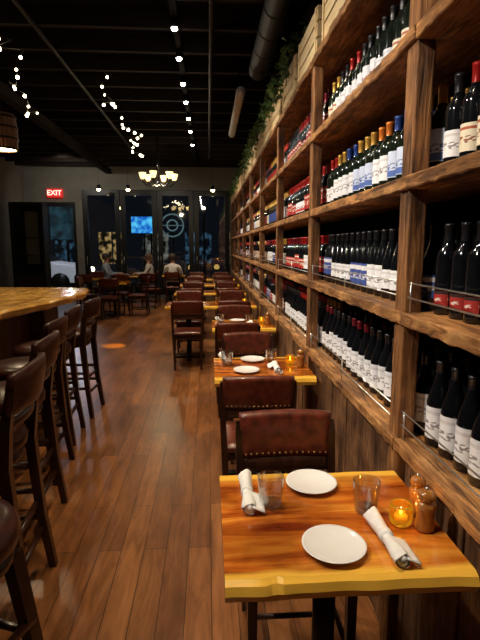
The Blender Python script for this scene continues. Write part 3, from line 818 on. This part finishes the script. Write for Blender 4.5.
# ------------------------------------------------------------------ people
def person(loc, rz, shirt, hairc, lab, arms=1, lean=0.0, hairlen=0):
    V = []; E = []; RD = []
    def a(p, r, par=None):
        V.append(Vector(p)); RD.append(r)
        if par is not None: E.append((par, len(V)-1))
        return len(V)-1
    pel = a((0, 0, .56), .11); sp = a((0, .0+lean*.3, .72), .125, pel); chh = a((0, .01+lean*.7, .92), .14, sp); up = a((0, .01+lean, 1.03), .10, chh)
    nk_ = a((0, .02+lean, 1.11), .055, up); hb = a((0, .04+lean, 1.18), .075, nk_); hm = a((0, .045+lean, 1.25), .092, hb); a((0, .035+lean, 1.32), .07, hm)
    for s in (-1, 1):
        hp = a((s*.1, .06, .56), .075, pel); kn = a((s*.13, .44, .54), .06, hp); an = a((s*.12, .42, .12), .042, kn); a((s*.13, .55, .05), .04, an)
        shd = a((s*.17, .01+lean, 1.0), .062, up); el = a((s*.24, .12+lean, .80), .045, shd); wr = a((s*.14, .34+lean, .82), .028, el); pm = a((s*.12, .40+lean, .815), .03, wr)
        for q in range(4):
            f1 = a((s*.12+(q-1.5)*.02, .45+lean, .81), .009, pm); a((s*.12+(q-1.5)*.022, .48-abs(q-1.5)*.006+lean, .80), .008, f1)
        t1_ = a((s*.12-s*.035, .40+lean, .81), .010, pm); a((s*.12-s*.05, .43+lean, .805), .009, t1_)
    me = bpy.data.meshes.new('person'); me.from_pydata(V, E, []); o = bpy.data.objects.new('tmp', me); C.objects.link(o)
    md = o.modifiers.new('s', 'SKIN'); md.use_smooth_shade = True
    for i, sv in enumerate(me.skin_vertices[0].data): sv.radius = (RD[i], RD[i]); sv.use_root = (i == 0)
    o.modifiers.new('u', 'SUBSURF').levels = 1
    bpy.context.view_layer.update()
    m2 = bpy.data.meshes.new_from_object(o.evaluated_get(bpy.context.evaluated_depsgraph_get())); bpy.data.objects.remove(o)
    m2.materials.clear()
    for mm_ in (M['skin'], shirt, plain('dark_trousers', (.02, .025, .04), .8)): m2.materials.append(mm_)
    for p in m2.polygons:
        c = p.center; p.use_smooth = True
        if c.z > 1.09: p.material_index = 0
        elif c.y > .32+lean and c.z > .7: p.material_index = 0
        elif c.z < .62: p.material_index = 2
        else: p.material_index = 1
    po = bpy.data.objects.new('person', m2); C.objects.link(po); po.location = loc; po.rotation_euler = (0, 0, rz); tag(po, lab, 'person')
    g = G()
    hy = .035+lean
    prof = [(.098, -.03), (.106, .02), (.098, .065), (.06, .10), (0, .112)]
    g.lathe(prof, 16, (0, hy-.018, 1.26))
    if hairlen: g.pillow(lambda u, v, w: Vector((u*.09, hy-.085+w, 1.2+v*.1)), 6, 6, .06, .6)
    else: g.pillow(lambda u, v, w: Vector((u*.075, hy-.075+w, 1.23+v*.04)), 6, 4, .05, .6)
    g.obj('hair', plain('hair', hairc, .6), po)
    g = G()
    for s in (-1, 1): g.sphere((s*.033, hy+.09, 1.26), .011, 0, 8, 5)
    g.obj('eyes', plain('eye_dark', (.03, .02, .02), .2), po)
    g = G(); g.tube([(0, hy+.09, 1.265), (0, hy+.118, 1.228), (0, hy+.09, 1.22)], [.008, .014, .008], 6)
    for s in (-1, 1): g.tube([(s*.088, hy+.0, 1.21), (s*.098, hy-.005, 1.24), (s*.09, hy-.01, 1.27)], [.006, .013, .008], 6)
    g.obj('nose_and_ears', M['skin'], po)
    g = G(); g.tube([(-.022, hy+.092, 1.198), (0, hy+.1, 1.196), (.022, hy+.092, 1.198)], .005, 6); g.obj('mouth', plain('lips', (.35, .1, .09), .5), po)
person((-2.2-.60, 13.40, -.01), -PI/2, plain('blue_shirt', (.42, .45, .55), .8), (.06, .04, .03), 'seated person in pale grey-blue shirt at table by glass doors')
person((-2.2+.60, 13.35, -.01), PI/2, plain('grey_shirt', (.6, .55, .5), .8), (.16, .09, .05), 'seated long-haired person in pale grey top facing companion', hairlen=1)
person((-.95, 13.0, -.01), 0.0, plain('white_shirt', (.9, .88, .86), .8), (.05, .035, .025), 'seated person in white shirt at table by glass doors')

# ------------------------------------------------------------------ outside
g = G(); g.box(-25, 15, YF+.13, 40, -.12, -.02); g.obj('ground', M['soil'], kind='structure')
root = empty('street_building', (-3, 30, -.02), label='dark building across the street, window glow standing in for reflections', cat='building')
g = G(); g.box(-16, 14, 0, 3, 0, 9); g.obj('building_facade', plain('self_lit_night_brick', (.02, .025, .035), .8, emis=(.04, .06, .09), es=.08), root)  # faint blue emission puts ambient night light into the brick
for i in range(10):
    x = -14+i*2.6
    cA, cB, ss = [((.0, .002, .006), (.08, .2, .32), .7), ((.004, .002, .0), (.95, .62, .22), .9), ((.002, .002, .002), (.4, .42, .34), .7)][i % 3]
    g = G(); g.box(x, x+.75, -.03, -.002, .5, 2.4); g.box(x+.85, x+1.6, -.03, -.002, .5, 2.4); g.obj('storefront_glow_panel', glow('storefront_glow_%d' % i, cA, cB, ss, 2.6, (.45, .72)), root)  # glow stands in for room lights reflected in the far panes
    if i % 2: g = G(); g.box(x+.4, x+1.2, -.03, -.002, 4.0, 5.3); g.obj('upper_window', glow('upper_glow_%d' % i, (0, .003, .006), (.14, .15, .15), .4, 2.2, (.45, .7)), root)
def screen(x, y, z, w, h, mat, lab):
    root = empty('lit_panel', (x, y, -.02), label=lab, cat='screen')
    g = G(); g.box(-w/2, w/2, -.05, .05, z-h/2, z+h/2); g.obj('screen_panel', mat, root)
    g = G(); g.box(-w/2-.04, w/2+.04, .051, .09, z-h/2-.04, z+h/2+.04); g.obj('screen_frame', M['iron'], root)
    g = G(); g.tube([(0, .12, 0), (0, .12, z+h/2)], .05, 8); g.obj('post', M['iron'], root)
screen(-2.42, 18.5, 2.35, .85, .6, glow('screen_blue', (.0, .12, .6), (.1, .65, 1.0), 1.5, 5), 'bright blue lit panel standing in for a TV reflection')  # panel added outside in place of a TV reflected in the glass
screen(-6.1, 21.5, 2.6, 1.3, 1.5, glow('screen_teal', (.0, .008, .015), (.03, .12, .16), .6, 2), 'dim teal lit poster panel seen through the door')
root = empty('ring_sign', (-1.35, 18.8, -.02), label='round dim lit ring sign on post outside the glass', cat='sign')
g = G(); pts = [(.42*math.cos(2*PI*q/32), 0, 2.35+.42*math.sin(2*PI*q/32)) for q in range(33)]
g.tube(pts, .03, 6, cap=False); pts = [(.2*math.cos(2*PI*q/32), 0, 2.35+.2*math.sin(2*PI*q/32)) for q in range(33)]; g.tube(pts, .03, 6, cap=False)
g.box(-.44, .44, .03, .05, 2.335, 2.365)
g.obj('ring_tube', emit('ring_glow', (.3, .5, .5), .25), root)
g = G(); g.tube([(0, .09, 0), (0, .09, 2.5)], .04, 8); g.obj('post', M['iron'], root)
for x in (-2.0, -1.4, -.6, .3):  # added lamps standing in for room lights reflected low in the panes
    root = empty('added_street_lamp', (x, 17+x*.3, -.02), label='low amber lamp standing in for lights reflected in the glass', cat='lamp', group='amber stand-ins for reflected lights')
    g = G(); g.tube([(0, 0, 0), (0, 0, .75)], .03, 8); g.obj('pole', M['iron'], root)
    g = G(); g.lathe([(0, .75), (.08, .77), (.1, .84), (.06, .92), (0, .93)], 12); g.obj('lamp_shade', emit('amber_glow', (.8, .5, .12), .9), root)
for x, yy, h in ((-4.15, 24, 3.3), (-.2, 25, 3.4), (-3.1, 27, 3.0), (-6.9, 26, 3.2)):  # added lamps, small distinct lights for the view through the doors
    root = empty('added_street_lamp', (x, yy, -.02), label='added tall street lamp post with small bright head', cat='lamp', group='added tall street lamps outside')
    g = G(); g.tube([(0, 0, 0), (0, 0, h)], .05, 8); g.obj('pole', M['iron'], root)
    g = G(); g.sphere((0, 0, h+.07), .09); g.obj('lamp_head', M['bulb'], root)
# car
root = empty('car', (-6.45, 18.0, -.02), label='white parked hatchback seen through the entrance door', cat='car')
prof = [(-2.05, .3), (-2.1, .6), (-2.0, .85), (-1.85, 1.0), (-1.5, 1.38), (.1, 1.45), (.95, 1.0), (1.9, .88), (2.08, .7), (2.05, .3)]
g = G(); n = len(prof); vs = []
for yy, sc_ in ((-.85, .0), (-.78, 1), (.78, 1), (.85, .0)):
    for x, z in prof: vs.append((x*(1 if sc_ else .985), yy, z if (sc_ or z < .96) else .96+(z-.96)*.9))
fs = []
for j in range(3):
    for i in range(n):
        q = (i+1) % n; fs.append((j*n+i, j*n+q, (j+1)*n+q, (j+1)*n+i))
fs += [tuple(range(n)), tuple(3*n+i for i in range(n))[::-1]]
g.add(vs, fs); g.obj('car_body', plain('self_lit_white_car_paint', (.85, .85, .87), .3, emis=(.9, .9, .95), es=.22), root, bevel=.03)  # emission puts street light on the car into its paint
def sidewin(yy):
    g = G(); vs = []
    for d_ in (0, .016):
        for x, z in ((-1.55, 1.0), (-1.35, 1.3), (.05, 1.36), (.7, 1.0)): vs.append((x, yy+d_, z))
    g.add(vs, [(0,1,2,3), (7,6,5,4), (0,4,5,1), (1,5,6,2), (2,6,7,3), (3,7,4,0)]); g.obj('side_window', M['frame'], root)
sidewin(-.868); sidewin(.852)
g = G(); g.add([(.16, -.7, 1.435), (.16, .7, 1.435), (.93, .7, 1.03), (.93, -.7, 1.03)], [(0, 1, 2, 3)]); g.obj('windscreen', M['frame'], root, loc=(.012, 0, .012))
for x in (-1.3, 1.3):
    for yy in (-.8, .8):
        g = G(); g.tube([(x, yy-.11, .32), (x, yy+.11, .32)], .32, 20); g.obj('wheel', M['iron'], root)
for yy in (-.6, .6):
    g = G(); g.sphere((2.06, yy, .7), .1); g.obj('headlight', M['bulb'], root)

# ------------------------------------------------------------------ lights
K = .6
def spot(loc, tgt, e, col, ang=95, blend=.9, rad=.05):
    l = bpy.data.lights.new('spot', 'SPOT'); l.energy = e*K; l.color = col; l.spot_size = math.radians(ang); l.spot_blend = blend; l.shadow_soft_size = rad
    o = bpy.data.objects.new('lamp_and_fill_spot', l); C.objects.link(o); o.location = loc
    o.rotation_euler = (Vector(tgt)-Vector(loc)).to_track_quat('-Z', 'Y').to_euler()
def point(loc, e, col, rad=.05):
    l = bpy.data.lights.new('point', 'POINT'); l.energy = e*K; l.color = col; l.shadow_soft_size = rad
    o = bpy.data.objects.new('lamp_and_fill_point', l); C.objects.link(o); o.location = loc
WARM = (1, .78, .48); NEU = (1, .9, .78)
for y, e in ((1.35, 235), (3.1, 190), (4.9, 190), (6.7, 190), (8.6, 180), (10.6, 140), (12.8, 60)):
    spot((-.1, y, 3.6), (.15, y, .7), e, WARM, 82)
for y, e in ((.9, 300), (2.6, 330), (4.6, 310), (7.2, 280), (10.2, 230)):
    spot((-1.3, y, 3.2), (.8, y+.4, 1.5), e, NEU, 82)  # added side fill without fixtures, angled low to reach the bottle labels
for y in (3.4, 6.2, 9.0, 11.8): spot((-1.2, y, 3.62), (-.6, y, 0), 170 if y > 5 else 120, WARM, 88)  # added ambient fill along the aisle, no fixtures here
spot((-2.0, 5.0, 2.44), (-1.9, 5.0, 1.0), 75, WARM, 150)
spot((-2.0, 3.2, 2.6), (-1.9, 3.2, 1.0), 40, WARM, 120)  # added light over the nearer bar, no pendant modelled here
point((-1.0, 10.3, 2.72), 50, WARM, .05)
point((.545, 1.245, ZT+.075), .3, (1, .5, .12), .01)
spot((-1.5, 7.5, 3.55), (-1.5, 7.51, 0), 2600, (1, .62, .02), 6.5, .5, .02)  # added yellow spot standing in for a floor reflection, no fixture above
spot((-3.6, 12.4, 3.6), (-3.6, 14.5, 2.4), 80, NEU, 130)  # added fill to lift the far wall, no fixture
spot((-1.2, 12.0, 3.6), (-1.6, 14.0, 1.6), 60, NEU, 110)  # added fill across the glass doors, no fixture
point((-4.6, 16.4, 3.0), 260, (.8, .85, 1), .1)  # added light to brighten the parked car, no lamp stands here

w = bpy.data.worlds.new('night'); bpy.context.scene.world = w; w.use_nodes = True
bg = w.node_tree.nodes['Background']; bg.inputs[0].default_value = (.025, .035, .07, 1); bg.inputs[1].default_value = .25

# ------------------------------------------------------------------ camera
cam = bpy.data.cameras.new('cam'); co = bpy.data.objects.new('camera', cam); C.objects.link(co)
co.location = (0, 0, 1.55); co.rotation_euler = (math.radians(90-8.76), 0, math.radians(-3.77))
cam.sensor_fit = 'VERTICAL'; cam.sensor_height = 36; cam.sensor_width = 27; cam.lens = 27; cam.clip_start = .02
bpy.context.scene.camera = co
